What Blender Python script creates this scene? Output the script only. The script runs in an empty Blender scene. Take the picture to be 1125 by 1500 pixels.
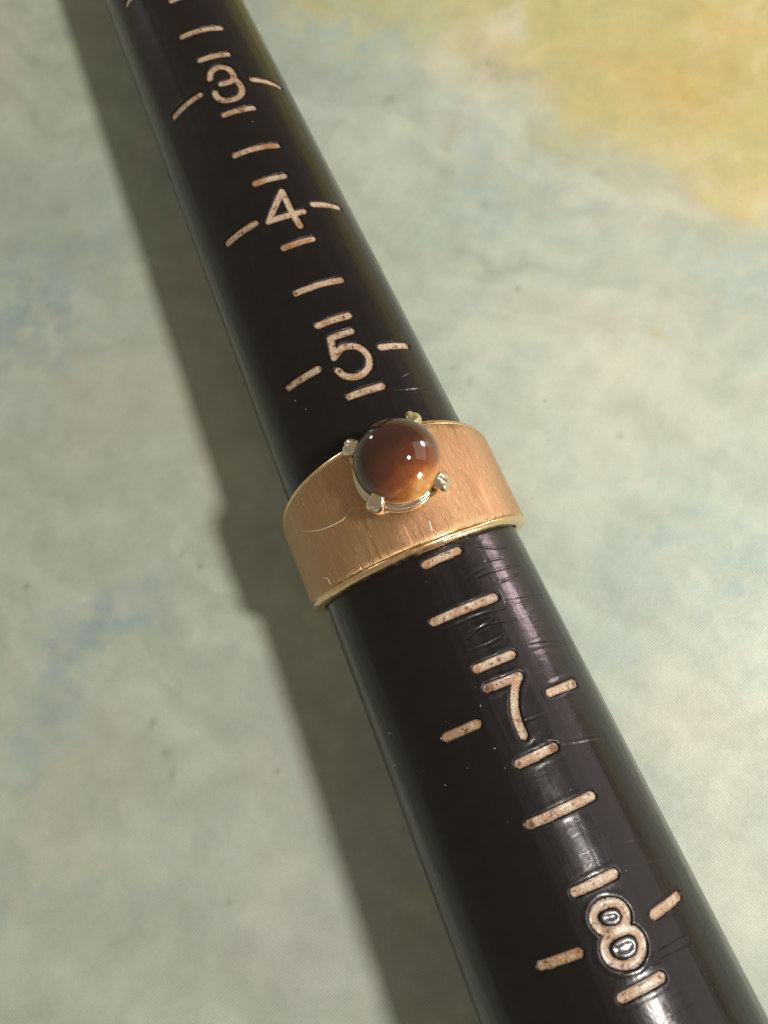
import bpy, math, random
import numpy as np
from mathutils import Matrix, Vector

# ------------------------------------------------------------------ camera, lamps, exposure
# Everything is measured in millimetres in the stick's own frame (axis = Y, thin end +Y, up = Z)
# and placed in the world (1 unit = 1 cm) by STICK, which lays it on the table at z = 0.
scene = bpy.context.scene
SLOPE = 0.024
MM = 0.1
STICK = Matrix.Scale(MM, 4) @ Matrix.Translation((0, 0, 9.36 + SLOPE * 1.6)) @ Matrix.Rotation(-math.atan(SLOPE), 4, 'X')

def place(p):
    return STICK @ Vector(p)

cam_data = bpy.data.cameras.new("camera")
cam = bpy.data.objects.new("camera", cam_data)
scene.collection.objects.link(cam)
rv = Vector((0.276482, 0.0646935, -0.4082893))
R = Matrix.Rotation(rv.length, 4, rv.normalized())
cam.matrix_world = Matrix.Translation(place((-0.470645, -15.364384, 67.1291))) @ Matrix.Rotation(-math.atan(SLOPE), 4, 'X') @ R
cam_data.sensor_fit = 'VERTICAL'
cam_data.sensor_height = 24.0
cam_data.lens = 1220.4252 * 24.0 / 1500.0
cam_data.clip_start = 0.1
cam_data.clip_end = 1000.0
cam_data.dof.use_dof = True
cam_data.dof.focus_distance = 6.2
cam_data.dof.aperture_fstop = 0.30
scene.camera = cam

world = bpy.data.worlds.new("World")
scene.world = world
world.use_nodes = True
bg = world.node_tree.nodes['Background']
bg.inputs['Color'].default_value = (1.0, 0.85, 0.64, 1)
bg.inputs['Strength'].default_value = 0.275

scene.view_settings.view_transform = 'Standard'
scene.view_settings.look = 'None'
scene.view_settings.exposure = 0.0
scene.view_settings.gamma = 1.0

def lamp(name, az, el, dist, size, power, color, size_y=None, target=(0.3, 0.2, 0.6)):
    d = bpy.data.lights.new(name, 'AREA')
    d.shape = 'RECTANGLE' if size_y else 'DISK'
    d.size = size
    if size_y:
        d.size_y = size_y
    d.energy = power
    d.color = color
    o = bpy.data.objects.new(name, d)
    scene.collection.objects.link(o)
    a, e = math.radians(az), math.radians(el)
    v = Vector((math.cos(e) * math.cos(a), math.cos(e) * math.sin(a), math.sin(e)))
    o.location = Vector(target) + v * dist
    o.rotation_euler = (-v).to_track_quat('-Z', 'Y').to_euler()
    return o

KEY = lamp("key_lamp", -31, 56, 31.0, 3.2, 9500, (1.0, 0.925, 0.845))
lamp("window_lamp", -57, 5, 55.0, 11.0, 8500, (0.93, 0.95, 1.0), 14.0)
lamp("pink_window_lamp", 10, 8, 60.0, 12.0, 8000, (1.0, 0.74, 0.80), 14.0).data.shape = 'ELLIPSE'
lamp("far_window_lamp", 112, 3, 70.0, 5.0, 2600, (0.95, 0.97, 1.0), 7.0)
lamp("wall_glow_lamp", -4, 22, 60.0, 44.0, 6200, (1.0, 0.88, 0.85), 36.0)

# ------------------------------------------------------------------ helpers
def link(o, parent=None):
    scene.collection.objects.link(o)
    if parent:
        o.parent = parent
    return o

def mesh_obj(name, verts, faces, mat, parent=None, smooth=True, scale=1.0, uvs=None, wear=None):
    me = bpy.data.meshes.new(name)
    me.from_pydata([tuple(v) for v in verts], [], [tuple(f) for f in faces])
    me.validate()
    if uvs is not None:
        uvl = me.uv_layers.new(name='UVMap')
        idx = np.empty(len(me.loops), dtype=np.int32)
        me.loops.foreach_get('vertex_index', idx)
        uvl.data.foreach_set('uv', np.asarray(uvs, dtype=np.float32)[idx].ravel())
    if wear is not None:
        a = me.color_attributes.new('tint', 'FLOAT_COLOR', 'POINT')
        c = np.ones((len(verts), 4), dtype=np.float32)
        c[:, :2] = np.asarray(wear, dtype=np.float32)
        a.data.foreach_set('color', c.ravel())
    if smooth:
        me.polygons.foreach_set('use_smooth', [True] * len(me.polygons))
    me.materials.append(mat)
    return link(bpy.data.objects.new(name, me), parent)

def grid_obj(name, V, mat, parent=None, uv=None, wrap=False, smooth=True, col=None, flip=False):
    """V: (n, m, 3) array of points; a quad grid, optionally closed along the second axis"""
    n, m = V.shape[:2]
    I = np.arange(n * m).reshape(n, m)
    J = np.concatenate([I, I[:, :1]], 1) if wrap else I
    q = np.stack([J[:-1, :-1], J[1:, :-1], J[1:, 1:], J[:-1, 1:]], -1).reshape(-1, 4)
    if flip:
        q = q[:, ::-1]
    me = bpy.data.meshes.new(name)
    me.vertices.add(n * m)
    me.vertices.foreach_set('co', V.astype(np.float32).ravel())
    me.loops.add(len(q) * 4)
    me.loops.foreach_set('vertex_index', q.astype(np.int32).ravel())
    me.polygons.add(len(q))
    me.polygons.foreach_set('loop_start', np.arange(0, len(q) * 4, 4, dtype=np.int32))
    me.polygons.foreach_set('loop_total', np.full(len(q), 4, dtype=np.int32))
    me.update(calc_edges=True)
    if uv is not None:
        l = me.uv_layers.new(name='UVMap')
        l.data.foreach_set('uv', uv.reshape(-1, 2)[q.ravel()].astype(np.float32).ravel())
    if col is not None:
        a = me.color_attributes.new('tint', 'FLOAT_COLOR', 'POINT')
        c = np.ones((n * m, 4), dtype=np.float32)
        c[:, :3] = col.reshape(n * m, -1)
        a.data.foreach_set('color', c.ravel())
    me.polygons.foreach_set('use_smooth', np.full(len(q), smooth))
    me.validate()
    me.materials.append(mat)
    return link(bpy.data.objects.new(name, me), parent)

def tag(o, label=None, category=None, kind=None, group=None):
    if label: o['label'] = label
    if category: o['category'] = category
    if kind: o['kind'] = kind
    if group: o['group'] = group
    return o

def thing(name, label, category, off=(0, 0, 0)):
    o = link(bpy.data.objects.new(name, None))
    o.matrix_world = STICK @ Matrix.Translation(off)
    o.empty_display_size = 1
    return tag(o, label, category)

class NT:
    """tiny node-tree builder"""
    def __init__(self, name):
        self.m = bpy.data.materials.new(name)
        self.m.use_nodes = True
        self.t = self.m.node_tree
        self.b = self.t.nodes['Principled BSDF']
    def n(self, typ, **kw):
        nd = self.t.nodes.new(typ)
        ins = kw.pop('ins', {})
        for k, v in kw.items():
            setattr(nd, k, v)
        for k, v in ins.items():
            self.set(nd, k, v)
        return nd
    def set(self, nd, k, v):
        s = nd.inputs[k]
        if isinstance(v, bpy.types.NodeSocket):
            self.t.links.new(v, s)
        else:
            s.default_value = v
    def p(self, **kw):
        for k, v in kw.items():
            self.set(self.b, k.replace('_', ' '), v)
    def noise(self, vec, scale, detail=4, rough=0.5, dist=0.0):
        return self.n('ShaderNodeTexNoise', ins={'Vector': vec, 'Scale': scale, 'Detail': detail, 'Roughness': rough, 'Distortion': dist}).outputs['Fac']
    def ramp(self, fac, stops):
        r = self.n('ShaderNodeValToRGB', ins={'Fac': fac})
        e = r.color_ramp.elements
        while len(e) < len(stops):
            e.new(0.5)
        for i, (pos, c) in enumerate(stops):
            e[i].position = pos
            e[i].color = (*c, 1) if not isinstance(c, (int, float)) else (c, c, c, 1)
        return r.outputs['Color']
    def mix(self, fac, a, b, mode='MIX'):
        x = self.n('ShaderNodeMix', data_type='RGBA', blend_type=mode)
        self.set(x, 0, fac)
        self.set(x, 6, a if isinstance(a, bpy.types.NodeSocket) else (*a, 1))
        self.set(x, 7, b if isinstance(b, bpy.types.NodeSocket) else (*b, 1))
        return x.outputs[2]
    def math(self, op, a, b=0.0):
        x = self.n('ShaderNodeMath', operation=op)
        self.set(x, 0, a); self.set(x, 1, b)
        return x.outputs[0]
    def coord(self, which='Object', scale=(1, 1, 1), rot=(0, 0, 0)):
        tc = self.n('ShaderNodeTexCoord')
        return self.n('ShaderNodeMapping', ins={'Vector': tc.outputs[which], 'Scale': scale, 'Rotation': rot}).outputs[0]
    def bump(self, h, strength, dist, normal=None):
        ins = {'Height': h, 'Strength': strength, 'Distance': dist}
        if normal is not None:
            ins['Normal'] = normal
        return self.n('ShaderNodeBump', ins=ins).outputs[0]

rng = np.random.default_rng(7)

def vnoise(x, y, seed):
    """smooth lattice noise in [0,1]"""
    xi = np.floor(x).astype(np.int64); yi = np.floor(y).astype(np.int64)
    fx = x - xi; fy = y - yi
    fx = fx * fx * (3 - 2 * fx); fy = fy * fy * (3 - 2 * fy)
    def h(a, b):
        v = (a * 374761393 + b * 668265263 + seed * 2147483647) & 0xffffffff
        v = ((v ^ (v >> 13)) * 1274126177) & 0xffffffff
        return ((v ^ (v >> 16)) & 0xffff) / 65535.0
    return (h(xi, yi) * (1 - fx) + h(xi + 1, yi) * fx) * (1 - fy) + (h(xi, yi + 1) * (1 - fx) + h(xi + 1, yi + 1) * fx) * fy

def fbm(x, y, seed, octaves=4, gain=0.5):
    s = 0.0; a = 1.0; t = 0.0
    for o in range(octaves):
        s = s + a * vnoise(x * 2 ** o + 17.3 * o, y * 2 ** o - 9.1 * o, seed + o)
        t += a; a *= gain
    return s / t

# ------------------------------------------------------------------ materials
def plastic_mat():
    k = NT('black_plastic')
    uv = k.coord('UV')
    fine = k.noise(k.coord('UV', (0.35, 5.0, 1)), 1.6, 5, 0.6)        # scratches that run round the stick
    longi = k.noise(k.coord('UV', (2.2, 0.05, 1)), 1.0, 3, 0.5)       # moulding lines along the stick
    wave = k.noise(uv, 0.55, 3, 0.55, 0.4)
    grit = k.noise(uv, 14.0, 3, 0.6)
    worn = k.n('ShaderNodeAttribute', attribute_name='tint').outputs['Fac']
    broken = k.math('MULTIPLY', worn, k.ramp(k.noise(uv, 2.6, 2, 0.5), [(0.38, 1.0), (0.60, 0.35)]))
    streak = k.noise(k.coord('UV', (1.1, 0.012, 1)), 1.0, 3, 0.6)
    smudge = k.noise(k.coord('UV', (0.5, 0.22, 1)), 1.0, 5, 0.65, 0.8)
    k.p(Base_Color=k.mix(k.math('MULTIPLY', wave, 0.8), (0.006, 0.005, 0.005), (0.011, 0.009, 0.0085)),
        Roughness=k.math('ADD', k.ramp(streak, [(0.35, 0.22), (0.65, 0.48)]), 0.0), IOR=1.5, Specular_IOR_Level=0.11,
        Coat_Weight=k.math('SUBTRACT', 0.58, k.math('MULTIPLY', broken, 0.5)), Coat_IOR=1.45,
        Coat_Roughness=k.math('ADD', k.ramp(grit, [(0.3, 0.07), (0.8, 0.14)]), k.math('ADD', k.ramp(smudge, [(0.42, 0.0), (0.68, 0.16)]), k.math('MULTIPLY', broken, 0.45))))
    n = k.bump(wave, 0.25, 0.012)
    n = k.bump(longi, 0.25, 0.006, n)
    n = k.bump(k.ramp(fine, [(0.62, 0.0), (0.72, 1.0)]), 0.12, 0.002, n)
    n = k.bump(grit, 0.06, 0.001, n)
    k.p(Normal=n, Coat_Normal=n)
    return k.m

def paint_mat():
    k = NT('aged_tan_paint')
    o = k.coord('UV')
    rnd = k.n('ShaderNodeObjectInfo').outputs['Random']
    w = k.math('MULTIPLY', rnd, 37.0)
    def nz(scale, det, dist=0.0, off=0.0):
        return k.n('ShaderNodeTexNoise', noise_dimensions='4D', ins={'Vector': o, 'W': k.math('ADD', w, off), 'Scale': scale, 'Detail': det, 'Distortion': dist}).outputs['Fac']
    big, mid, spot, fine = nz(0.9, 2.0), nz(3.5, 4.0, 0.3, 3.0), nz(3.2, 2.0, 0.8, 7.0), nz(9.0, 3.0, 0.0, 11.0)
    c = k.mix(k.ramp(big, [(0.44, 0.0), (0.60, 1.0)]), (0.46, 0.375, 0.265), (0.34, 0.205, 0.105))
    c = k.mix(k.ramp(mid, [(0.45, 0.0), (0.72, 0.75)]), c, (0.60, 0.51, 0.40))
    c = k.mix(k.ramp(fine, [(0.36, 0.65), (0.5, 0.0)]), c, (0.28, 0.18, 0.11))
    c = k.mix(k.ramp(spot, [(0.58, 0.0), (0.645, 0.95)]), c, (0.10, 0.045, 0.02))
    sp = k.n('ShaderNodeSeparateColor', ins={'Color': k.n('ShaderNodeAttribute', attribute_name='tint').outputs['Color']})
    stain = k.math('ADD', sp.outputs[1], k.math('MULTIPLY', k.math('SUBTRACT', fine, 0.5), 0.5))
    stain = k.math('MULTIPLY', stain, k.ramp(sp.outputs[1], [(0.02, 0.0), (0.12, 1.0)]))
    c = k.mix(k.ramp(stain, [(0.12, 0.0), (0.40, 0.85)]), c, k.mix(k.ramp(stain, [(0.45, 0.0), (0.75, 1.0)]), (0.36, 0.18, 0.07), (0.085, 0.024, 0.010)))
    edge = k.math('ADD', sp.outputs[0], k.math('MULTIPLY', k.math('SUBTRACT', mid, 0.5), 1.1))
    c = k.mix(k.ramp(edge, [(0.78, 0.0), (1.05, 0.8)]), c, (0.16, 0.095, 0.055))
    k.p(Base_Color=c, Roughness=0.38, Coat_Weight=0.15, Coat_Roughness=0.2,
        Normal=k.bump(k.mix(0.5, mid, fine), 0.7, 0.016))
    return k.m

def gold_mat(name='brushed_gold', polished=False):
    k = NT(name)
    if polished:
        k.p(Base_Color=(0.86, 0.62, 0.36, 1), Metallic=1.0)
        g = k.noise(k.coord('UV'), 1.6, 4, 0.6)
        k.p(Roughness=k.ramp(g, [(0.35, 0.14), (0.65, 0.34)]), Normal=k.bump(g, 0.3, 0.006))
        return k.m
    b1 = k.noise(k.coord('UV', (13.0, 0.05, 1)), 1.6, 5, 0.75)
    b2 = k.noise(k.coord('UV', (3.5, 0.02, 1)), 1.0, 3, 0.6)
    b3 = k.noise(k.coord('UV', (20.0, 0.22, 1)), 1.0, 3, 0.6)
    grain = k.noise(k.coord('UV'), 9.0, 3, 0.6)
    c = k.mix(k.ramp(b1, [(0.35, 0.0), (0.65, 1.0)]), (0.47, 0.285, 0.145), (0.64, 0.41, 0.22))
    c = k.mix(k.ramp(grain, [(0.45, 0.0), (0.8, 0.35)]), c, (0.80, 0.55, 0.36))
    k.p(Base_Color=c, Metallic=1.0, Roughness=k.ramp(b2, [(0.3, 0.22), (0.7, 0.42)]),
        Anisotropic=0.35)
    tg = k.n('ShaderNodeTangent', direction_type='UV_MAP')
    k.set(k.b, 'Tangent', tg.outputs[0])
    n = k.bump(b1, 0.7, 0.008)
    n = k.bump(b3, 0.9, 0.004, n)
    n = k.bump(grain, 0.12, 0.002, n)
    k.p(Normal=n)
    return k.m

def pale_gold_mat():
    k = NT('pale_gold')
    g = k.noise(k.coord('Object'), 1.3, 2, 0.5)
    k.p(Base_Color=(0.80, 0.70, 0.54, 1), Metallic=1.0, Roughness=k.ramp(g, [(0.4, 0.07), (0.7, 0.22)]),
        Normal=k.bump(g, 0.25, 0.03))
    return k.m

def stone_mat():
    k = NT('brown_stone_painted_glow')
    o = k.coord('Object')
    sep = k.n('ShaderNodeSeparateXYZ', ins={'Vector': o})
    # dark umber body; light glowing through it is painted honey brown towards one side
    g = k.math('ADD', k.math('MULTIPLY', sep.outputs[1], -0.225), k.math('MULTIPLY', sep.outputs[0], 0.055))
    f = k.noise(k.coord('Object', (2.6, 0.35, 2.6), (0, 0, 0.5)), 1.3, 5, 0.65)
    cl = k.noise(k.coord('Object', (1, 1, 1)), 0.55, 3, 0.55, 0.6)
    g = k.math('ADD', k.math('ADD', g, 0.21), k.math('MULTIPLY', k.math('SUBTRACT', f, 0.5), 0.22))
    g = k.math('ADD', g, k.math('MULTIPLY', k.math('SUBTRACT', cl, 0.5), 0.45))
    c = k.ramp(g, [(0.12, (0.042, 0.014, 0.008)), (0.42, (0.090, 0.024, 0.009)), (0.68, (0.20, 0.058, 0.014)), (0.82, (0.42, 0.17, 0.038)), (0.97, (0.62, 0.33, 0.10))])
    k.p(Base_Color=c, Roughness=0.05, IOR=1.56, Subsurface_Weight=0.35, Subsurface_Radius=(1.2, 0.45, 0.15), Subsurface_Scale=0.12,
        Coat_Weight=0.25, Coat_Roughness=0.03)
    return k.m

def table_mat():
    k = NT('printed_watercolour_sheet')
    att = k.n('ShaderNodeAttribute', attribute_name='tint').outputs['Color']
    oc = k.coord('Object')
    grain = k.noise(oc, 9.0, 5, 0.65)
    cloud = k.noise(oc, 1.6, 5, 0.6, 0.5)
    sep = k.n('ShaderNodeSeparateXYZ', ins={'Vector': k.coord('Object', (1, 1, 1), (0, 0, math.radians(26)))})
    w = 2 * math.pi / 0.032
    dots = k.math('MULTIPLY', k.math('SINE', k.math('MULTIPLY', sep.outputs[0], w)), k.math('SINE', k.math('MULTIPLY', sep.outputs[1], w)))
    dots = k.ramp(dots, [(0.05, 0.0), (0.85, 1.0)])
    c = k.mix(k.ramp(cloud, [(0.35, 0.0), (0.7, 0.35)]), att, (0.50, 0.54, 0.42), 'MULTIPLY')
    c = k.mix(k.math('MULTIPLY', k.ramp(grain, [(0.4, 0.0), (0.75, 1.0)]), 0.16), att, k.mix(1.0, att, (0.62, 0.66, 0.62), 'MULTIPLY'))
    c = k.mix(k.math('MULTIPLY', k.ramp(cloud, [(0.40, 0.0), (0.65, 1.0)]), 0.22), c, k.mix(1.0, c, (0.80, 0.88, 0.84), 'MULTIPLY'))
    c = k.mix(k.math('MULTIPLY', dots, 0.62), c, k.mix(1.0, c, (0.70, 0.72, 0.70), 'MULTIPLY'))
    speck = k.n('ShaderNodeTexVoronoi', ins={'Vector': oc, 'Scale': 1.1}).outputs['Distance']
    c = k.mix(k.ramp(speck, [(0.014, 0.5), (0.03, 0.0)]), c, (0.20, 0.21, 0.16))
    paper = k.noise(oc, 38.0, 3, 0.7)
    c = k.mix(k.math('MULTIPLY', k.ramp(paper, [(0.35, 0.0), (0.65, 1.0)]), 0.22), c, k.mix(1.0, c, (0.74, 0.76, 0.74), 'MULTIPLY'))
    n = k.bump(grain, 0.25, 0.012)
    n = k.bump(dots, 0.10, 0.004, n)
    k.p(Base_Color=c, Roughness=k.ramp(grain, [(0.3, 0.42), (0.8, 0.58)]), IOR=1.45, Normal=n)
    return k.m

PLASTIC, PAINT, GOLD, RIM, PALE, STONE, TABLE = plastic_mat(), paint_mat(), gold_mat(), gold_mat('polished_gold', True), pale_gold_mat(), stone_mat(), table_mat()
SCR = NT('pale_scratch'); SCR.p(Base_Color=(0.75, 0.66, 0.55, 1), Roughness=0.4); SCR = SCR.m
DUST = NT('white_dust'); DUST.p(Base_Color=(0.7, 0.68, 0.64, 1), Roughness=0.8); DUST = DUST.m

# ------------------------------------------------------------------ measured marks (angle in degrees, y in mm)
TICKS = [(2.5, 1, 51.42, -0.09, -5.9, 28.6), (2.75, 0, 48.02, -0.09, -0.6, 24.6), (3.25, 0, 41.23, -0.06, -0.6, 24.5), (3.5, 1, 36.71, -0.16, -5.1, 28.9), (3.75, 0, 33.18, -0.02, -0.2, 23.8), (4.25, 0, 26.18, 0.06, 0.0, 22.9), (4.5, 1, 21.72, -0.04, -4.3, 28.5), (4.75, 0, 18.21, 0.01, -0.3, 23.2), (5.25, 0, 11.38, -0.04, -0.3, 23.2), (6.25, 0, -3.14, 0.12, 0.5, 22.2), (6.5, 1, -7.2, 0.02, -7.2, 29.8), (6.75, 0, -11.37, -0.0, 2.6, 24.8), (7.25, 0, -18.11, 0.05, 2.6, 24.1), (7.5, 1, -21.84, -0.03, -3.6, 30.7), (7.75, 0, -26.55, -0.04, 2.1, 24.2), (8.25, 0, -32.91, 0.01, 2.0, 23.4), (3, 2, 44.55, -0.12, -37.0, -7.3), (3, 3, 44.74, 0.04, 30.9, 59.5), (4, 2, 29.61, -0.09, -34.2, -7.0), (4, 3, 29.84, 0.07, 30.9, 56.5), (5, 2, 14.7, -0.05, -31.6, -6.8), (5, 3, 14.85, 0.13, 29.9, 54.0), (7, 2, -14.73, 0.0, -23.5, -3.6), (7, 3, -14.76, -0.05, 30.7, 52.1), (8, 2, -29.73, -0.04, -22.6, -2.8), (8, 3, -29.75, 0.04, 29.0, 50.0)]
DIGITS = {'3': [[(2.33, 45.63), (4.44, 46.2), (8.9, 46.57), (14.06, 46.55), (18.47, 46.14), (19.76, 45.52), (18.68, 44.95), (14.9, 44.64), (8.42, 44.63)], [(19.13, 45.0), (21.06, 44.32), (21.33, 43.62), (18.9, 42.99), (14.46, 42.65), (8.98, 42.62), (4.28, 42.9), (1.6, 43.46), (1.48, 43.96)]], '4': [[(15.76, 31.59), (-0.23, 29.14)], [(-0.28, 29.13), (13.45, 29.04), (23.67, 29.14)], [(15.76, 31.59), (16.25, 29.21), (17.31, 27.77)]], '5': [[(18.23, 16.76), (5.18, 16.71), (2.7, 15.02)], [(4.28, 15.17), (8.94, 15.57), (13.89, 15.51), (17.95, 15.25), (20.79, 14.69), (21.32, 13.97), (19.05, 13.31), (15.06, 12.9), (10.63, 12.78), (6.68, 12.93), (3.42, 13.32), (1.72, 13.83)]], '7': [[(5.34, -12.85), (21.61, -12.92)], [(21.61, -12.92), (18.69, -13.29), (16.32, -13.76), (14.14, -14.37), (12.37, -15.08), (11.69, -15.77), (11.49, -16.6)]], '8': [[(14.2, -27.88), (17.07, -28.04), (19.04, -28.35), (19.77, -28.79), (18.84, -29.17), (16.85, -29.45), (14.25, -29.52), (11.66, -29.45), (8.28, -29.22), (6.6, -28.82), (6.37, -28.33), (8.49, -27.96), (11.23, -27.84), (14.2, -27.88)], [(16.15, -29.67), (13.82, -29.65), (11.08, -29.62), (7.97, -29.73), (5.87, -30.0), (5.18, -30.41), (5.73, -30.85), (7.66, -31.19), (10.91, -31.44), (14.44, -31.5), (17.42, -31.36), (19.79, -31.03), (20.86, -30.58), (20.4, -30.14), (18.51, -29.83), (16.15, -29.67)]]}
SCRATCHES = [[(24.1, -5.4), (34.8, -5.36), (51.7, -5.36), (81.6, -4.8)], [(35.7, -6.28), (47.0, -6.12), (64.1, -5.94)], [(32.9, -7.76), (43.2, -7.92), (60.2, -7.99)], [(32.2, -7.95), (44.8, -8.13), (55.5, -8.21)], [(9.2, -8.85), (18.3, -8.86), (33.0, -9.17)], [(6.0, -9.2), (12.0, -8.95), (21.8, -8.62)], [(5.6, -10.03), (13.1, -10.12), (21.9, -10.0)], [(34.7, -11.26), (47.0, -11.52), (60.8, -12.09)], [(31.9, -3.23), (40.3, -3.68), (50.8, -3.79)], [(32.4, -4.49), (43.1, -4.55)], [(19.9, -17.5), (28.7, -18.16), (49.6, -18.82)], [(36.2, 11.73), (44.2, 12.07)], [(35.8, 10.56), (42.9, 10.56), (52.7, 10.66)], [(23.7, 10.75), (36.5, 10.49), (59.7, 10.38)], [(33.8, -25.2), (43.6, -25.58)], [(33.4, -26.66), (47.6, -27.24)], [(21.9, -31.64), (34.7, -31.73), (59.7, -32.14)], [(21.9, -32.05), (36.2, -32.3), (62.4, -32.84)], [(4.6, -31.67), (19.6, -31.8), (30.2, -31.82)], [(-26.9, -21.9), (-6.9, -21.84)], [(11.7, -15.79), (25.7, -15.89)], [(-6.2, -8.13), (12.0, -7.97), (30.6, -8.15)]]
DUSTS = [(-0.8, -13.73), (-2.7, -16.61), (-1.8, -18.03), (-30.9, -17.55), (-53.2, -12.86), (-60.4, -15.03), (-28.7, 13.37), (-24.6, 12.19), (17.7, 39.61), (16.5, 43.66)]
RSCR = [[(-52.5, 3.71), (-40.3, 2.77), (-29.5, 2.38), (-23.2, 2.41), (-18.2, 2.83)], [(11.2, -0.53), (10.7, -1.32)], [(-49.9, -0.44), (-46.3, -0.81), (-46.0, -1.29)], [(-12.1, -0.86), (-9.5, -0.51)]][:3]
BLOBS=[(-33.1, 7.2, 6.0, 3.7, 18.0, 'blue', 0.55), (-39.3, 0.9, 4.0, 3.7, -22.0, 'blue', 0.45), (-32.7, -11.8, 4.5, 2.6, -41.0, 'teal', 0.5), (-36.1, -16.9, 4.4, 2.1, -30.0, 'teal', 0.4), (-31.3, -16.4, 3.1, 3.3, -20.0, 'teal', 0.35), (-41.5, -1.5, 3.7, 3.6, -23.0, 'teal', 0.5), (-25.3, 45.2, 8.6, 10.6, -27.0, 'blue', 0.5), (-15.4, 61.1, 5.1, 12.9, -38.0, 'green', 0.4), (-22.1, 31.5, 6.9, 8.8, -36.0, 'beige', 0.5), (-37.4, -6.4, 9.1, 6.6, -23.0, 'beige', 0.45), (-21.1, 73.5, 5.1, 9.3, -28.0, 'beige', 0.5), (21.3, -4.7, 4.5, 3.1, 6.0, 'teal', 0.6), (26.5, -8.5, 3.1, 2.5, -45.0, 'teal', 0.6), (16.0, -7.2, 1.8, 3.8, -24.0, 'teal', 0.45), (21.7, -10.5, 3.6, 2.4, -23.0, 'teal', 0.45), (22.3, 38.5, 5.4, 6.9, -60.0, 'teal', 0.55), (19.0, 59.0, 7.1, 6.4, -29.0, 'teal', 0.5), (14.0, 31.9, 4.2, 7.1, -27.0, 'green', 0.5), (16.1, 23.1, 2.7, 2.2, -26.0, 'teal', 0.4), (39.4, 12.4, 7.6, 3.5, -60.0, 'teal', 0.6), (27.1, 30.5, 7.6, 4.7, -27.0, 'teal', 0.4), (11.9, -12.8, 3.5, 3.0, -24.0, 'teal', 0.4), (16.7, -18.8, 5.2, 6.8, -22.0, 'cream', 0.5), (20.9, -23.0, 4.5, 5.1, -23.0, 'cream', 0.5), (34.7, 25.8, 9.8, 4.5, -62.0, 'beige', 0.45), (-19.3, -10.7, 5.6, 9.0, -3.0, 'mauve', 0.5), (-25.9, -23.2, 5.3, 4.3, -22.0, 'mauve', 0.45), (-20.4, -27.0, 6.9, 8.6, -22.0, 'mauve', 0.4), (12.3, -33.1, 5.4, 7.4, -22.0, 'white', 0.5), (21.4, 10.8, 8.2, 7.8, -27.0, 'white', 0.4), (30.0, 6.7, 7.5, 6.2, -25.0, 'cream', 0.4), (25.4, 45.4, 5.5, 5.6, -61.0, 'white', 0.5), (31.9, 49.8, 3.3, 2.4, -16.0, 'white', 0.75), (29.3, 47.7, 2.1, 1.7, -28.0, 'white', 0.6), (-20.4, 19.4, 8.4, 7.8, -25.0, 'green', 0.3), (-33.5, 25.4, 5.8, 8.5, -24.0, 'green', 0.45), (-43.5, -15.2, 7.7, 6.5, -20.0, 'beige', 0.3), (-45.6, -13.1, 3.9, 3.4, -23.0, 'teal', 0.4), (32.2, 42.8, 11.4, 3.7, -57.0, 'olive', 0.6), (43.6, 35.7, 6.4, 3.2, -57.0, 'ochre', 0.7), (50.9, 39.4, 10.7, 5.8, -53.0, 'orange', 0.6), (26.5, 56.9, 6.1, 2.7, -41.0, 'lime', 0.6), (41.4, 28.5, 7.6, 3.8, -63.0, 'sand', 0.5), (44.1, 20.9, 3.9, 3.0, -50.0, 'sand', 0.5), (29.2, 44.9, 4.5, 2.1, -46.0, 'grey', 0.6), (-7.6, 50.7, 5.1, 22.5, -4.0, 'green', 0.35), (-13.8, 21.1, 4.1, 13.2, -7.0, 'beige', 0.3), (-6.3, 37.6, 4.5, 7.2, -27.0, 'beige', 0.3), (-19.3, 8.9, 0.3, 0.3, -23.0, 'dark', 0.6), (-36.1, 14.1, 0.4, 0.3, -24.0, 'dark', 0.6), (-20.6, 10.9, 0.3, 0.2, -23.0, 'dark', 0.5), (22.3, 4.1, 0.4, 0.3, -24.0, 'dark', 0.45), (30.1, 12.0, 0.5, 0.4, -25.0, 'ochre', 0.6), (11.8, 15.2, 0.3, 0.4, -25.0, 'dark', 0.5), (11.1, 17.1, 0.4, 0.2, -25.0, 'dark', 0.4), (20.2, 22.1, 0.3, 0.3, -25.0, 'dark', 0.5), (17.4, 48.5, 0.7, 0.4, -28.0, 'dark', 0.4), (21.2, 32.3, 0.4, 0.4, -27.0, 'dark', 0.4), (33.1, 30.3, 0.6, 0.5, -27.0, 'dark', 0.3), (29.4, -4.8, 0.5, 0.4, -25.0, 'teal', 0.5), (-28.5, -3.1, 0.4, 0.4, -23.0, 'dark', 0.5), (-28.2, -6.2, 0.5, 0.4, -23.0, 'dark', 0.45), (-28.3, -8.2, 0.3, 0.5, -23.0, 'dark', 0.45), (-19.2, -11.6, 0.3, 0.2, -22.0, 'dark', 0.5), (-27.0, -20.2, 0.3, 0.3, -21.0, 'dark', 0.4), (-22.3, 16.4, 0.3, 2.9, 1.0, 'mauve', 0.5), (30.6, 13.5, 0.9, 0.5, -26.0, 'beige', 0.4), (22.1, 27.8, 3.6, 0.6, -65.0, 'dark', 0.3), (20.3, 41.0, 0.9, 4.8, -56.0, 'grey', 0.35), (-15.5, -27.4, 0.8, 0.3, -21.0, 'dark', 0.0)]

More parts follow.
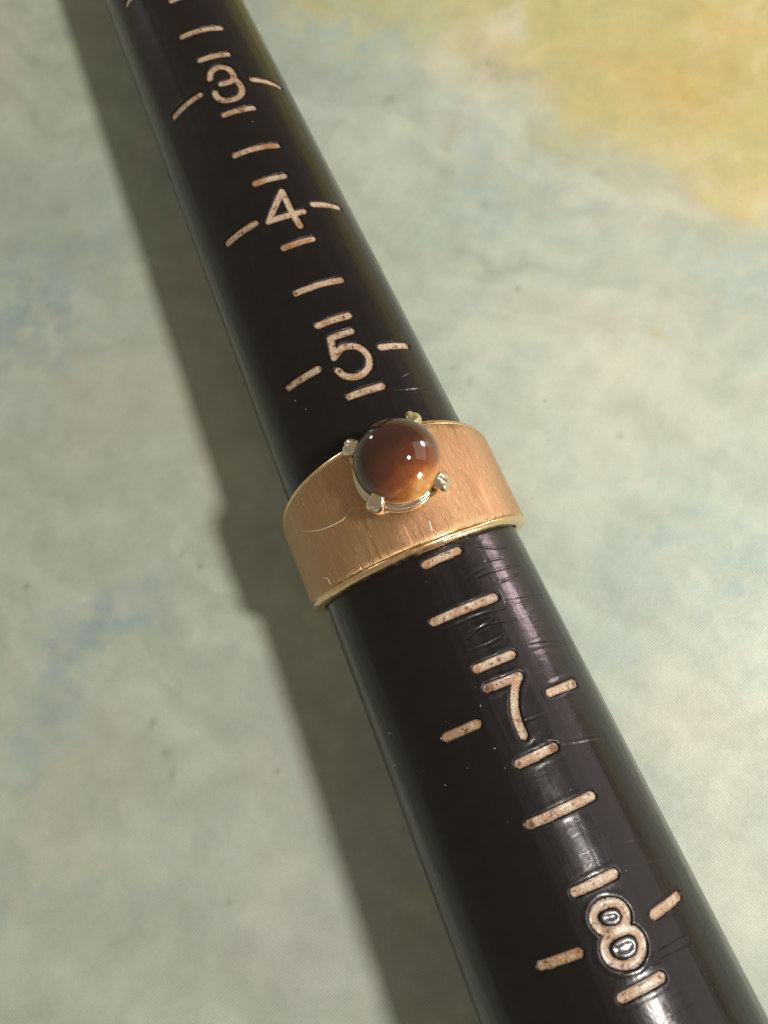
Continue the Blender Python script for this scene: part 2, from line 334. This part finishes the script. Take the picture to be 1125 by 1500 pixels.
# ------------------------------------------------------------------ the table under everything (structure)
TINT = {'blue': (0.36, 0.46, 0.47), 'teal': (0.42, 0.53, 0.48), 'green': (0.43, 0.52, 0.40), 'beige': (0.57, 0.565, 0.45),
        'cream': (0.66, 0.66, 0.54), 'mauve': (0.50, 0.49, 0.46), 'white': (0.72, 0.72, 0.60), 'olive': (0.62, 0.53, 0.22),
        'ochre': (0.58, 0.43, 0.14), 'orange': (0.61, 0.48, 0.19), 'lime': (0.60, 0.58, 0.28), 'sand': (0.68, 0.57, 0.30),
        'grey': (0.46, 0.45, 0.33), 'dark': (0.20, 0.21, 0.16)}
def axis_steps(lo, hi, a, b, fine, coarse):
    return np.unique(np.round(np.concatenate([np.arange(lo, a, coarse), np.arange(a, b, fine), np.arange(b, hi + coarse, coarse)]), 3))
xs = axis_steps(-450, 450, -62, 74, 0.38, 20)
ys = axis_steps(-450, 450, -58, 128, 0.38, 20)
X, Y = np.meshgrid(xs, ys, indexing='ij')
wx = X + 7 * (fbm(X / 14, Y / 14, 3, 5) - 0.5) * 2
wy = Y + 7 * (fbm(X / 14, Y / 14, 31, 5) - 0.5) * 2
base = np.empty(X.shape + (3,))
m = fbm(X / 30, Y / 30, 11, 5)[..., None]
m2 = np.clip((fbm(X / 9, Y / 9, 21, 5)[..., None] - 0.42) * 3.2, 0, 1)
base[:] = np.array((0.575, 0.605, 0.485)) * (1 - m) + np.array((0.46, 0.565, 0.475)) * m
base = base * (1 - 0.38 * m2) + np.array((0.46, 0.54, 0.47)) * 0.38 * m2
# loose dry-brush strokes of the printed painting
ca, sa = math.cos(math.radians(-52)), math.sin(math.radians(-52))
br = fbm((wx * ca + wy * sa) / 16, (-wx * sa + wy * ca) / 2.6, 51, 5)[..., None]
br2 = fbm((wx * 0.9 + wy * 0.4) / 3.4, (-wx * 0.4 + wy * 0.9) / 2.4, 57, 5)[..., None]
base = base * (0.93 + 0.16 * np.clip((br - 0.40) * 3.5, 0, 1))
base = base + (np.array((0.42, 0.51, 0.45)) - base) * 0.30 * np.clip((br2 - 0.53) * 6, 0, 1)
base = base + (np.array((0.66, 0.67, 0.54)) - base) * 0.20 * np.clip((0.43 - br2) * 6, 0, 1)
# the yellow wash in the far right corner
ex, ey = 44.3 - 21.8, 16.6 - 61.6
L = math.hypot(ex, ey)
along = ((wx - 21.8) * ex + (wy - 61.6) * ey) / L
dd = ((wx - 21.8) * (-ey) + (wy - 61.6) * ex) / L + 3.5 * np.clip(1 - along / 30, 0, 1.6) + 7 * (fbm((X * ca + Y * sa) / 9, (-X * sa + Y * ca) / 2.2, 71, 4) - 0.5)
soft = 1.4 + 4 * np.clip(1 - along / 45, 0, 1)
ymask = 1 / (1 + np.exp(-np.clip(dd / soft * 3, -30, 30)))
yc = np.array((0.58, 0.56, 0.255)) * (1 - m) + np.array((0.54, 0.49, 0.14)) * m
yc = yc * (0.88 + 0.24 * br) + (np.array((0.50, 0.36, 0.10)) - yc) * 0.5 * np.clip((br - 0.55) * 5, 0, 1) + (np.array((0.72, 0.66, 0.42)) - yc) * 0.5 * np.clip((0.45 - br2) * 6, 0, 1)
base = base * (1 - 0.88 * ymask[..., None]) + yc * 0.88 * ymask[..., None]
for bx, by, rx, ry, rot, cn, s in BLOBS:
    a = math.radians(rot)
    small = rx < 1.5 and ry < 3
    qx, qy = (X, Y) if small else (wx, wy)
    u = ((qx - bx) * math.cos(a) + (qy - by) * math.sin(a)) / rx
    v = (-(qx - bx) * math.sin(a) + (qy - by) * math.cos(a)) / ry
    g = np.exp(-(u * u + v * v) * (1.0 if small else 0.9)) * s
    if not small:
        g = g * (0.55 + 0.9 * fbm(X / 3.5, Y / 3.5, int(abs(bx * 7 + by)) + 5, 4))
        if cn in ('teal', 'blue', 'grey'):
            st = np.clip((fbm(X / 1.3 + Y / 3.0, Y / 1.3, 83, 3) - 0.42) * 5, 0, 1)
            g = g * (0.6 + 1.1 * st)
    g = np.clip(g, 0, 1)[..., None]
    base = base * (1 - g) + np.array(TINT[cn]) * g
mott = 1 + 0.22 * (fbm(X / 2.2, Y / 2.2, 77, 4) - 0.5)
base = base * mott[..., None]
base = base * (0.84 + 0.17 / (1 + np.exp(-(X * 0.9 + Y * -0.2) / 12.0)))[..., None]  # print darkened towards the left: fall-off of the light painted into the colour
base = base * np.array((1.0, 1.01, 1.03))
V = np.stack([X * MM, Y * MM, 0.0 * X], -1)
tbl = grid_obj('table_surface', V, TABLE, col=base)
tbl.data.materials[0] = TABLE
tag(tbl, kind='structure')

# ------------------------------------------------------------------ the ring sizing stick
K = 0.0269726
def rad(y):
    return 8.271 - K * y

stick = thing('ring_sizing_stick', 'long black plastic ring sizing stick with engraved tan size marks, lying across the table', 'ring sizer')

# every engraved stroke: polyline of (angle in degrees round the stick, y in mm)
marks = []                                   # (name, strokes, half width, label)
def tick(y, a0, a1, w=0.25):
    marks.append(('graduation_mark', [[(a0, y), (a1, y)]], w, None))
for t, k, y, dy, a0, a1 in TICKS:
    marks.append(('graduation_mark', [[(a0 + 1.9, y - dy / 2), (a1 - 1.9, y + dy / 2)]], 0.26 if y < 20 else 0.25, None))
tick(56.0, -0.4, 24.5); tick(59.7, -38.0, -9.5); tick(59.8, 31.0, 61.0); tick(63.3, 0.0, 24.0)
tick(-36.9, -3.6, 30.0); tick(-41.6, 2.0, 24.0); tick(0.0, -27.0, -7.0); tick(0.0, 31.0, 51.0)
for dgt, ss in DIGITS.items():
    marks.append(('engraved_numeral', ss, 0.225 if dgt == '8' else 0.25, 'engraved numeral ' + dgt))
marks.append(('engraved_numeral', [[(4, 61.0), (8, 61.6), (14, 61.6), (18.5, 60.9), (15, 59.8), (4, 57.9), (20, 57.9)]], 0.28, 'engraved numeral 2'))

def smooth_line(pts, step=0.12):
    """Catmull-Rom through the points when there are more than three of them"""
    P = np.array(pts, float)
    if len(P) < 4:
        return P
    out = []
    closed = np.allclose(P[0], P[-1])
    for i in range(len(P) - 1):
        p0 = P[i - 1] if i > 0 else (P[-2] if closed else 2 * P[0] - P[1])
        p3 = P[i + 2] if i + 2 < len(P) else (P[1] if closed else 2 * P[-1] - P[-2])
        for t in np.linspace(0, 1, 5)[:-1]:
            out.append(0.5 * ((2 * P[i]) + (-p0 + P[i + 1]) * t + (2 * p0 - 5 * P[i] + 4 * P[i + 1] - p3) * t * t + (-p0 + 3 * P[i] - 3 * P[i + 1] + p3) * t ** 3))
    out.append(P[-1])
    return np.array(out)

def to_mm(P):
    """(angle, y) -> (arc length, y), arc measured at that y"""
    P = np.array(P, float)
    return np.stack([np.radians(P[:, 0]) * rad(P[:, 1]), P[:, 1]], 1)

def seg_dist(S, Yv, line):
    d = np.full(S.shape, 1e9)
    for (x0, y0), (x1, y1) in zip(line[:-1], line[1:]):
        dx, dy = x1 - x0, y1 - y0
        l2 = dx * dx + dy * dy + 1e-12
        t = np.clip(((S - x0) * dx + (Yv - y0) * dy) / l2, 0, 1)
        d = np.minimum(d, np.hypot(S - x0 - t * dx, Yv - y0 - t * dy))
    return d

def lines_of(name, strokes):
    out = []
    for s in strokes:
        sharp = len(s) < 4 or (name.endswith('numeral') and len(s) == 7 and abs(s[1][1] - 61.6) < 0.01)
        out.append(to_mm(s if sharp else smooth_line(s)))
    return out

# body: one skin, finely gridded where the photograph sees it, with real grooves
ya = np.concatenate([np.arange(-62, -44, 1.0), np.arange(-44, 66, 0.055), np.arange(66, 94, 1.0)])
aa = np.radians(np.concatenate([np.arange(-76, 80, 0.50), np.arange(80, 284, 4.0)]))
AA, YY = np.meshgrid(aa, ya)
SS = AA * rad(YY)
depth = np.zeros(AA.shape)
worn = np.zeros(AA.shape)
def win(line, pad):
    y0, y1 = line[:, 1].min() - pad, line[:, 1].max() + pad
    i0, i1 = np.searchsorted(ya, [y0, y1])
    r = rad((y0 + y1) / 2)
    j0, j1 = np.searchsorted(aa, [(line[:, 0].min() - pad) / r - 0.02, (line[:, 0].max() + pad) / r + 0.02])
    return slice(i0, i1), slice(max(j0, 0), min(j1, 313))
sstep = lambda x: np.clip(x, 0, 1) ** 2 * (3 - 2 * np.clip(x, 0, 1))
for name, strokes, hw, lab in marks:
    ls = lines_of(name, strokes)
    allp = np.concatenate(ls)
    w = win(allp, 1.6)
    d = np.min([seg_dist(SS[w], YY[w], l) for l in ls], 0)
    d = d + 0.05 * (vnoise(SS[w] * 2.2 + 50, YY[w] * 2.2 + 50, 5) - 0.5)
    g = 0.30 * sstep((hw + 0.12 - d) / 0.16)
    lip = (0.012 if name == 'graduation_mark' else 0.022) * np.exp(-((d - hw - 0.30) / 0.17) ** 2) * (0.5 + vnoise(SS[w] * 1.6, YY[w] * 1.6, 9))
    worn[w] = np.maximum(worn[w], np.exp(-(np.clip(np.abs(d - hw) - 0.10, 0, 9) / 0.16) ** 2))
    depth[w] = np.where(d < hw + 0.12, np.maximum(depth[w], g), depth[w] - lip)
for sc in SCRATCHES:
    l = to_mm(smooth_line([sc[0]] + sc) if len(sc) == 3 else smooth_line(sc) if len(sc) > 3 else sc)
    w = win(l, 0.5)
    d = seg_dist(SS[w], YY[w], l)
    fade = 0.5 + 0.8 * vnoise(SS[w] * 1.1, YY[w] * 5, 13)
    depth[w] += 0.016 * np.exp(-(d / 0.085) ** 2) * fade - 0.005 * np.exp(-((d - 0.17) / 0.07) ** 2)
# finer random scuffs running round the stick
for i in range(150):
    y0 = rng.uniform(-36, 30) if i < 100 else rng.uniform(-14, -3)
    a0 = rng.uniform(-50, 60) if i < 100 else rng.uniform(15, 60)
    ln = rng.uniform(3, 16)
    l = to_mm([(a0, y0), (a0 + ln, y0 + rng.uniform(-0.25, 0.25))])
    w = win(l, 0.4)
    d = seg_dist(SS[w], YY[w], l)
    depth[w] += rng.uniform(0.002, 0.008) * np.exp(-(d / 0.07) ** 2)
RR = rad(YY) - depth + 0.010 * (vnoise(SS / 3.0 + 40, YY / 7.0 + 40, 91) - 0.5)
Vb = np.stack([RR * np.sin(AA), YY, RR * np.cos(AA)], -1)
UVb = np.stack([SS, YY], -1)
# rounded ends
def cap_rows(y0, sgn, r0, h, n=8):
    rows = []
    for i in range(1, n + 1):
        t = i / n * math.pi / 2
        r = r0 * max(math.cos(t), 0.002)
        rows.append(np.stack([r * np.sin(aa), np.full(len(aa), y0 + sgn * h * math.sin(t)), r * np.cos(aa)], -1))
    return np.array(rows)
thin = cap_rows(ya[-1], 1, rad(ya[-1]), 4.0)
thick = cap_rows(ya[0], -1, rad(ya[0]), 1.5)[::-1]
Vb = np.concatenate([thick, Vb, thin])
W_ = np.concatenate([np.zeros((8, len(aa))), worn, np.zeros((8, len(aa)))])
UVb = np.concatenate([np.stack([np.broadcast_to(aa * 9, (8, len(aa))), thick[..., 1]], -1), UVb, np.stack([np.broadcast_to(aa * 6, (8, len(aa))), thin[..., 1]], -1)])
body = grid_obj('stick_body', Vb, PLASTIC, stick, uv=UVb, wrap=True, flip=True, col=W_[..., None] * np.ones(3))

# the tan paint lying in each groove: an object of its own per mark
STAINS = [(6.0, -12.85, 0.42, 1.0), (22.6, -18.1, 0.50, 1.0), (-1.8, -21.85, 0.34, 1.0), (4.2, -18.15, 0.22, 0.9), (50.2, -14.8, 0.22, 0.9),
          (2.6, -3.15, 0.40, 0.5), (20.5, -3.1, 0.4, 0.45), (2.4, 13.75, 0.17, 1.0), (-2.9, 21.75, 0.17, 1.0), (4.0, 26.2, 0.75, 0.55), (3.5, 33.2, 0.7, 0.5),
          (21.0, 36.7, 0.9, 0.55), (14.0, 41.2, 0.22, 0.9), (17.3, 27.9, 0.3, 0.55), (4.4, -11.4, 0.35, 0.55), (12.0, -7.2, 0.18, 0.9), (16.0, -11.35, 0.2, 0.9),
          (12.2, -15.6, 0.17, 0.95), (12.0, -29.5, 0.22, 0.75), (-4.5, -29.7, 0.2, 0.7), (-5.0, -14.7, 0.3, 0.5), (22.3, 11.3, 0.3, 0.45), (1.5, 11.4, 0.12, 0.9),
          (12.0, -26.5, 0.18, 0.7), (48.5, -29.7, 0.25, 0.55), (5.0, -22.0, 0.15, 0.8), (19.0, -21.8, 0.14, 0.8), (6.0, 18.2, 0.4, 0.4), (19.3, -12.9, 0.2, 0.5)]
def paint_fill(name, strokes, hw, lab):
    ls = lines_of(name, strokes)
    allp = np.concatenate(ls)
    pad = hw + 0.12
    st = 0.065
    sx = np.arange(allp[:, 0].min() - pad, allp[:, 0].max() + pad + st, st)
    sy = np.arange(allp[:, 1].min() - pad, allp[:, 1].max() + pad + st, st)
    GX, GY = np.meshgrid(sx, sy, indexing='ij')
    d = np.min([seg_dist(GX, GY, l) for l in ls], 0)
    keep = d < hw + 0.09
    dep = 0.110 - 0.03 * (np.clip(d / hw, 0, 1.0)) ** 4 + 0.06 * (fbm(GX * 1.6 + 9, GY * 1.6 + 5, 41, 3) - 0.5)
    dep = dep + 0.15 * np.clip(d - hw - 0.03, 0, 1)
    r = rad(GY) - dep
    ang = GX / rad(GY)
    P = np.stack([r * np.sin(ang), GY, r * np.cos(ang)], -1).reshape(-1, 3)
    kf = keep[:-1, :-1] & keep[1:, :-1] & keep[1:, 1:] & keep[:-1, 1:]
    I = np.arange(GX.size).reshape(GX.shape)
    q = np.stack([I[:-1, :-1], I[1:, :-1], I[1:, 1:], I[:-1, 1:]], -1)[kf]
    stain = np.zeros(GX.shape)
    for sa_, sy_, sr, sg in STAINS:
        sx_ = math.radians(sa_) * rad(sy_)
        stain = np.maximum(stain, sg * np.exp(-(((GX - sx_) ** 2 + (GY - sy_) ** 2) / sr ** 2) ** 1.5))
    used, inv = np.unique(q, return_inverse=True)
    inv = inv.reshape(q.shape)
    uv = np.stack([GX.ravel(), GY.ravel()], -1)[used]
    o = mesh_obj(name, P[used], inv, PAINT, stick, uvs=uv, wear=np.stack([(d / hw).ravel()[used], stain.ravel()[used]], -1))
    if lab:
        o['label'] = lab
    return o
for mk in marks:
    paint_fill(*mk)

# ------------------------------------------------------------------ the ring
RI, RO = 8.36, 9.33
RC = Vector((0, 2.0, -9.3))
ring = thing('gold_ring', 'wide brushed gold ring with round brown stone, fitted around the black stick', 'ring', RC)
HEAD = math.radians(7.0)
def y_near(th): return -2.42 + 0.80 * (1 - np.cos(th - HEAD)) * 0.95
def y_far(th): return 7.25 - 1.55 * (1 - np.cos(th - HEAD)) * 0.95
th = np.radians(np.arange(0, 360, 1.0))
def ring_rows(rows):
    """rows: (radius, kind, offset) ; y measured from the near or the far edge"""
    out = []
    for r, kind, off in rows:
        yy = (y_near(th) + off) if kind == 'n' else (y_far(th) - off)
        out.append(np.stack([r * np.sin(th) - RC.x, yy - RC.y, r * np.cos(th) - RC.z], -1))
    return np.array(out)
def ring_uv(rows):
    out = []
    for r, kind, off in rows:
        yy = (y_near(th) + off) if kind == 'n' else (y_far(th) - off)
        out.append(np.stack([th * RO, yy], -1))
    return np.array(out)
mids = []
rows = [(RO - 0.02, 'n', 0.62), (RO, 'n', 0.68), (RO, 'n', 1.0)]
A_ = ring_rows(rows); U_ = ring_uv(rows)
rows2 = [(RO, 'f', 1.0), (RO, 'f', 0.50), (RO - 0.02, 'f', 0.42)]
B_ = ring_rows(rows2); UB_ = ring_uv(rows2)
n_mid = 20
M_ = np.array([A_[-1] * (1 - t) + B_[0] * t for t in np.linspace(0, 1, n_mid)[1:-1]])
UM_ = np.array([U_[-1] * (1 - t) + UB_[0] * t for t in np.linspace(0, 1, n_mid)[1:-1]])
def wrapcat(arrs):
    a = np.concatenate(arrs)
    return np.concatenate([a, a[:, :1]], 1)
def wrapuv(arrs):
    a = np.concatenate(arrs)
    l = a[:, :1].copy(); l[..., 0] += 2 * math.pi * RO
    return np.concatenate([a, l], 1)
grid_obj('band', wrapcat([A_, M_, B_]), GOLD, ring, uv=wrapuv([U_, UM_, UB_]), flip=True)
def rim(name, rows, jag, flip):
    P = ring_rows(rows)
    # small hand-finished flats along the rim
    j = jag * (np.floor(vnoise(th * 9, th * 0, 61) * 5) / 5 - 0.5)
    for i in range(1, len(rows) - 2):
        P[i, :, 1] += j * (1 if rows[0][1] == 'n' else -1) * (i / 2)
    return grid_obj(name, np.concatenate([P, P[:, :1]], 1), RIM, ring, uv=wrapuv([ring_uv(rows)]), flip=flip)
# near edge: fine dark groove, bright bevel, then the cut end and the inside
rim('ring_edge', [(RO - 0.03, 'n', 0.66), (RO - 0.17, 'n', 0.60), (RO - 0.17, 'n', 0.54), (RO + 0.01, 'n', 0.46), (RO + 0.01, 'n', 0.32), (RO - 0.12, 'n', 0.12), (RO - 0.45, 'n', 0.0), (RI + 0.1, 'n', 0.0), (RI, 'n', 0.10), (RI, 'n', 1.2)], 0.025, False)
rim('ring_edge', [(RO - 0.03, 'f', 0.43), (RO - 0.02, 'f', 0.40), (RO - 0.10, 'f', 0.10), (RO - 0.25, 'f', 0.0), (RI + 0.1, 'f', 0.0), (RI, 'f', 0.10), (RI, 'f', 1.2)], 0.02, True)
ins = ring_rows([(RI, 'n', 1.15), (RI, 'f', 1.15)])
grid_obj('inner_band', np.concatenate([ins, ins[:, :1]], 1), RIM, ring, uv=wrapuv([ring_uv([(RI, 'n', 1.15), (RI, 'f', 1.15)])]))

def tube(paths, mat, name, parent, n=14, closed=False):
    """paths: list of (points, radii); rounded ends unless closed"""
    V, F = [], []
    for pts, rr in paths:
        P = [Vector(p) for p in pts]
        m_ = len(P)
        T = []
        for i in range(m_):
            if closed:
                T.append((P[(i + 1) % m_] - P[i - 1]).normalized())
            else:
                T.append((P[min(i + 1, m_ - 1)] - P[max(i - 1, 0)]).normalized())
        up = Vector((0, 0, 1)) if abs(T[0].z) < 0.9 else Vector((1, 0, 0))
        nv = (up - T[0] * up.dot(T[0])).normalized()
        rings = []
        def add(c, t, nn, r):
            b = t.cross(nn)
            base_ = len(V)
            for k_ in range(n):
                a = 2 * math.pi * k_ / n
                V.append(c + (nn * math.cos(a) + b * math.sin(a)) * r)
            rings.append(base_)
        frames = []
        for i in range(m_):
            nv = (nv - T[i] * nv.dot(T[i])).normalized()
            frames.append(nv.copy())
        if not closed:
            for s in (80, 60, 40, 20):
                a = math.radians(s)
                add(P[0] - T[0] * rr[0] * math.sin(a), T[0], frames[0], rr[0] * math.cos(a))
        for i in range(m_):
            add(P[i], T[i], frames[i], rr[i])
        if not closed:
            for s in (20, 40, 60, 80):
                a = math.radians(s)
                add(P[-1] + T[-1] * rr[-1] * math.sin(a), T[-1], frames[-1], rr[-1] * math.cos(a))
        seq = rings + ([rings[0]] if closed else [])
        for a_, b_ in zip(seq[:-1], seq[1:]):
            for k_ in range(n):
                k2 = (k_ + 1) % n
                F.append((a_ + k_, a_ + k2, b_ + k2, b_ + k_))
        if not closed:
            F.append(tuple(rings[0] + k_ for k_ in reversed(range(n))))
            F.append(tuple(rings[-1] + k_ for k_ in range(n)))
    return mesh_obj(name, V, F, mat, parent)

# head of the ring: everything about the setting axis, tilted with HEAD
def hp(x, y, h):
    """setting coordinates: x across, y along the stick (from the head centre), h distance from the stick's axis"""
    v = Matrix.Rotation(HEAD, 3, 'Y') @ Vector((x, 0, h))
    return Vector((v.x, y + 3.80, v.z)) - RC
def loop(r, h, n=48, wob=0.0):
    return [hp(r * math.cos(2 * math.pi * i / n), r * math.sin(2 * math.pi * i / n), h + wob * math.cos(4 * math.pi * i / n)) for i in range(n)]
basket = tube([(loop(2.92, 9.62, wob=-0.10), [0.32] * 48)], PALE, 'base_wire', ring, closed=True)
tube([(loop(2.86, 10.30, wob=0.06), [0.30] * 48)], PALE, 'gallery_wire', ring, closed=True)
corners = [(-2.60, -2.33), (2.30, -2.66), (2.28, 2.62), (-2.66, 2.26)]
for cx_, cy_ in corners:
    # a worn claw: two legs that rise from the base wire and close over the stone in one flattened tip
    q_ = Vector((cx_, cy_)).normalized(); t_ = Vector((-q_.y, q_.x)) * 0.42
    legs = []
    for sgn in (-1, 1):
        pts = [hp(cx_ * f + sgn * t_.x * w_, cy_ * f + sgn * t_.y * w_, h) for f, h, w_ in ((0.80, 9.30, 1.5), (0.92, 9.9, 1.25), (1.02, 10.6, 0.9), (1.05, 11.15, 0.55), (0.99, 11.65, 0.35), (0.89, 11.98, 0.25))]
        legs.append((pts, [0.32, 0.32, 0.38, 0.50, 0.54, 0.36]))
    pr = tube(legs, PALE, 'prong', ring, n=12)
    for v_ in pr.data.vertices:
        c_ = v_.co
        k_ = 0.16 * (float(vnoise(np.array(c_.x * 1.3 + 60), np.array(c_.y * 1.3 + c_.z * 1.1 + 60), 3)) - 0.5)
        v_.co = c_ + Vector((k_, -k_, k_))
    pr.modifiers.new('round', 'SUBSURF').levels = 2
    pr.modifiers['round'].render_levels = 2

# the stone: a high polished dome with a rounded girdle
SN, SM = 48, 64
rowsS = []
Rst = 3.13
for i in range(SN + 1):
    ph = math.pi * i / SN - math.pi / 2
    rr, hh = Rst * math.cos(ph), Rst * math.sin(ph)
    if hh < 0:
        hh *= 0.55
    rowsS.append([Vector((max(rr, 0.001) * math.cos(2 * math.pi * j / SM), max(rr, 0.001) * math.sin(2 * math.pi * j / SM), hh)) for j in range(SM)])
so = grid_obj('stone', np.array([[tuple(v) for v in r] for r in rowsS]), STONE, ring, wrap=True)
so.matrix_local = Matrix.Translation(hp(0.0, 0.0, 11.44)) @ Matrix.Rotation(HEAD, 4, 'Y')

# hairline scratches and a nick on the band
def ribbon(line, w0, name, r):
    P = smooth_line(line) if len(line) > 3 else np.array(line, float)
    V, F = [], []
    for i, (a, y) in enumerate(P):
        t = P[min(i + 1, len(P) - 1)] - P[max(i - 1, 0)]
        t = np.array([math.radians(t[0]) * r, t[1]]); t /= np.hypot(*t)
        nx, ny = -t[1], t[0]
        w = w0 * (0.35 + 0.65 * math.sin(math.pi * (i + 0.4) / len(P)))
        for s, hgt in ((-1, 0.0), (-0.4, 0.02), (0.4, 0.02), (1, 0.0)):
            a2 = math.radians(a) + s * w * nx / r
            rr = r + hgt
            V.append(Vector((rr * math.sin(a2), y + s * w * ny, rr * math.cos(a2))) - RC)
        if i:
            b = (i - 1) * 4
            for k_ in range(3):
                F.append((b + k_, b + k_ + 1, b + k_ + 5, b + k_ + 4))
    return mesh_obj(name, V, F, SCR, ring)
for l, w in zip(RSCR, (0.035, 0.07, 0.035)):
    ribbon(l, w, 'surface_scratch', RO + 0.004)

# ------------------------------------------------------------------ specks of dust on the stick
V, F = [], []
def speck_at(a, y, s):
    r = rad(y) + s * 0.3
    c = Vector((r * math.sin(math.radians(a)), y, r * math.cos(math.radians(a))))
    b = len(V)
    e = [Vector(rng.normal(size=3)) for _ in range(6)]
    for d_ in ((1, 0, 0), (-1, 0, 0), (0, 1.6, 0), (0, -1.6, 0), (0, 0, 1), (0, 0, -1)):
        V.append(c + Vector(d_) * s * rng.uniform(0.6, 1.2))
    for f in ((0, 2, 4), (2, 1, 4), (1, 3, 4), (3, 0, 4), (2, 0, 5), (1, 2, 5), (3, 1, 5), (0, 3, 5)):
        F.append(tuple(b + k_ for k_ in f))
for a, y in DUSTS:
    speck_at(a, y, 0.035)
for i in range(14):
    speck_at(rng.uniform(-50, 50), rng.uniform(-36, -4), rng.uniform(0.010, 0.022))
dust = mesh_obj('dust', V, F, DUST, None, smooth=False)
dust.matrix_world = STICK
tag(dust, 'tiny white specks of dust scattered on the black stick', 'dust', 'stuff')
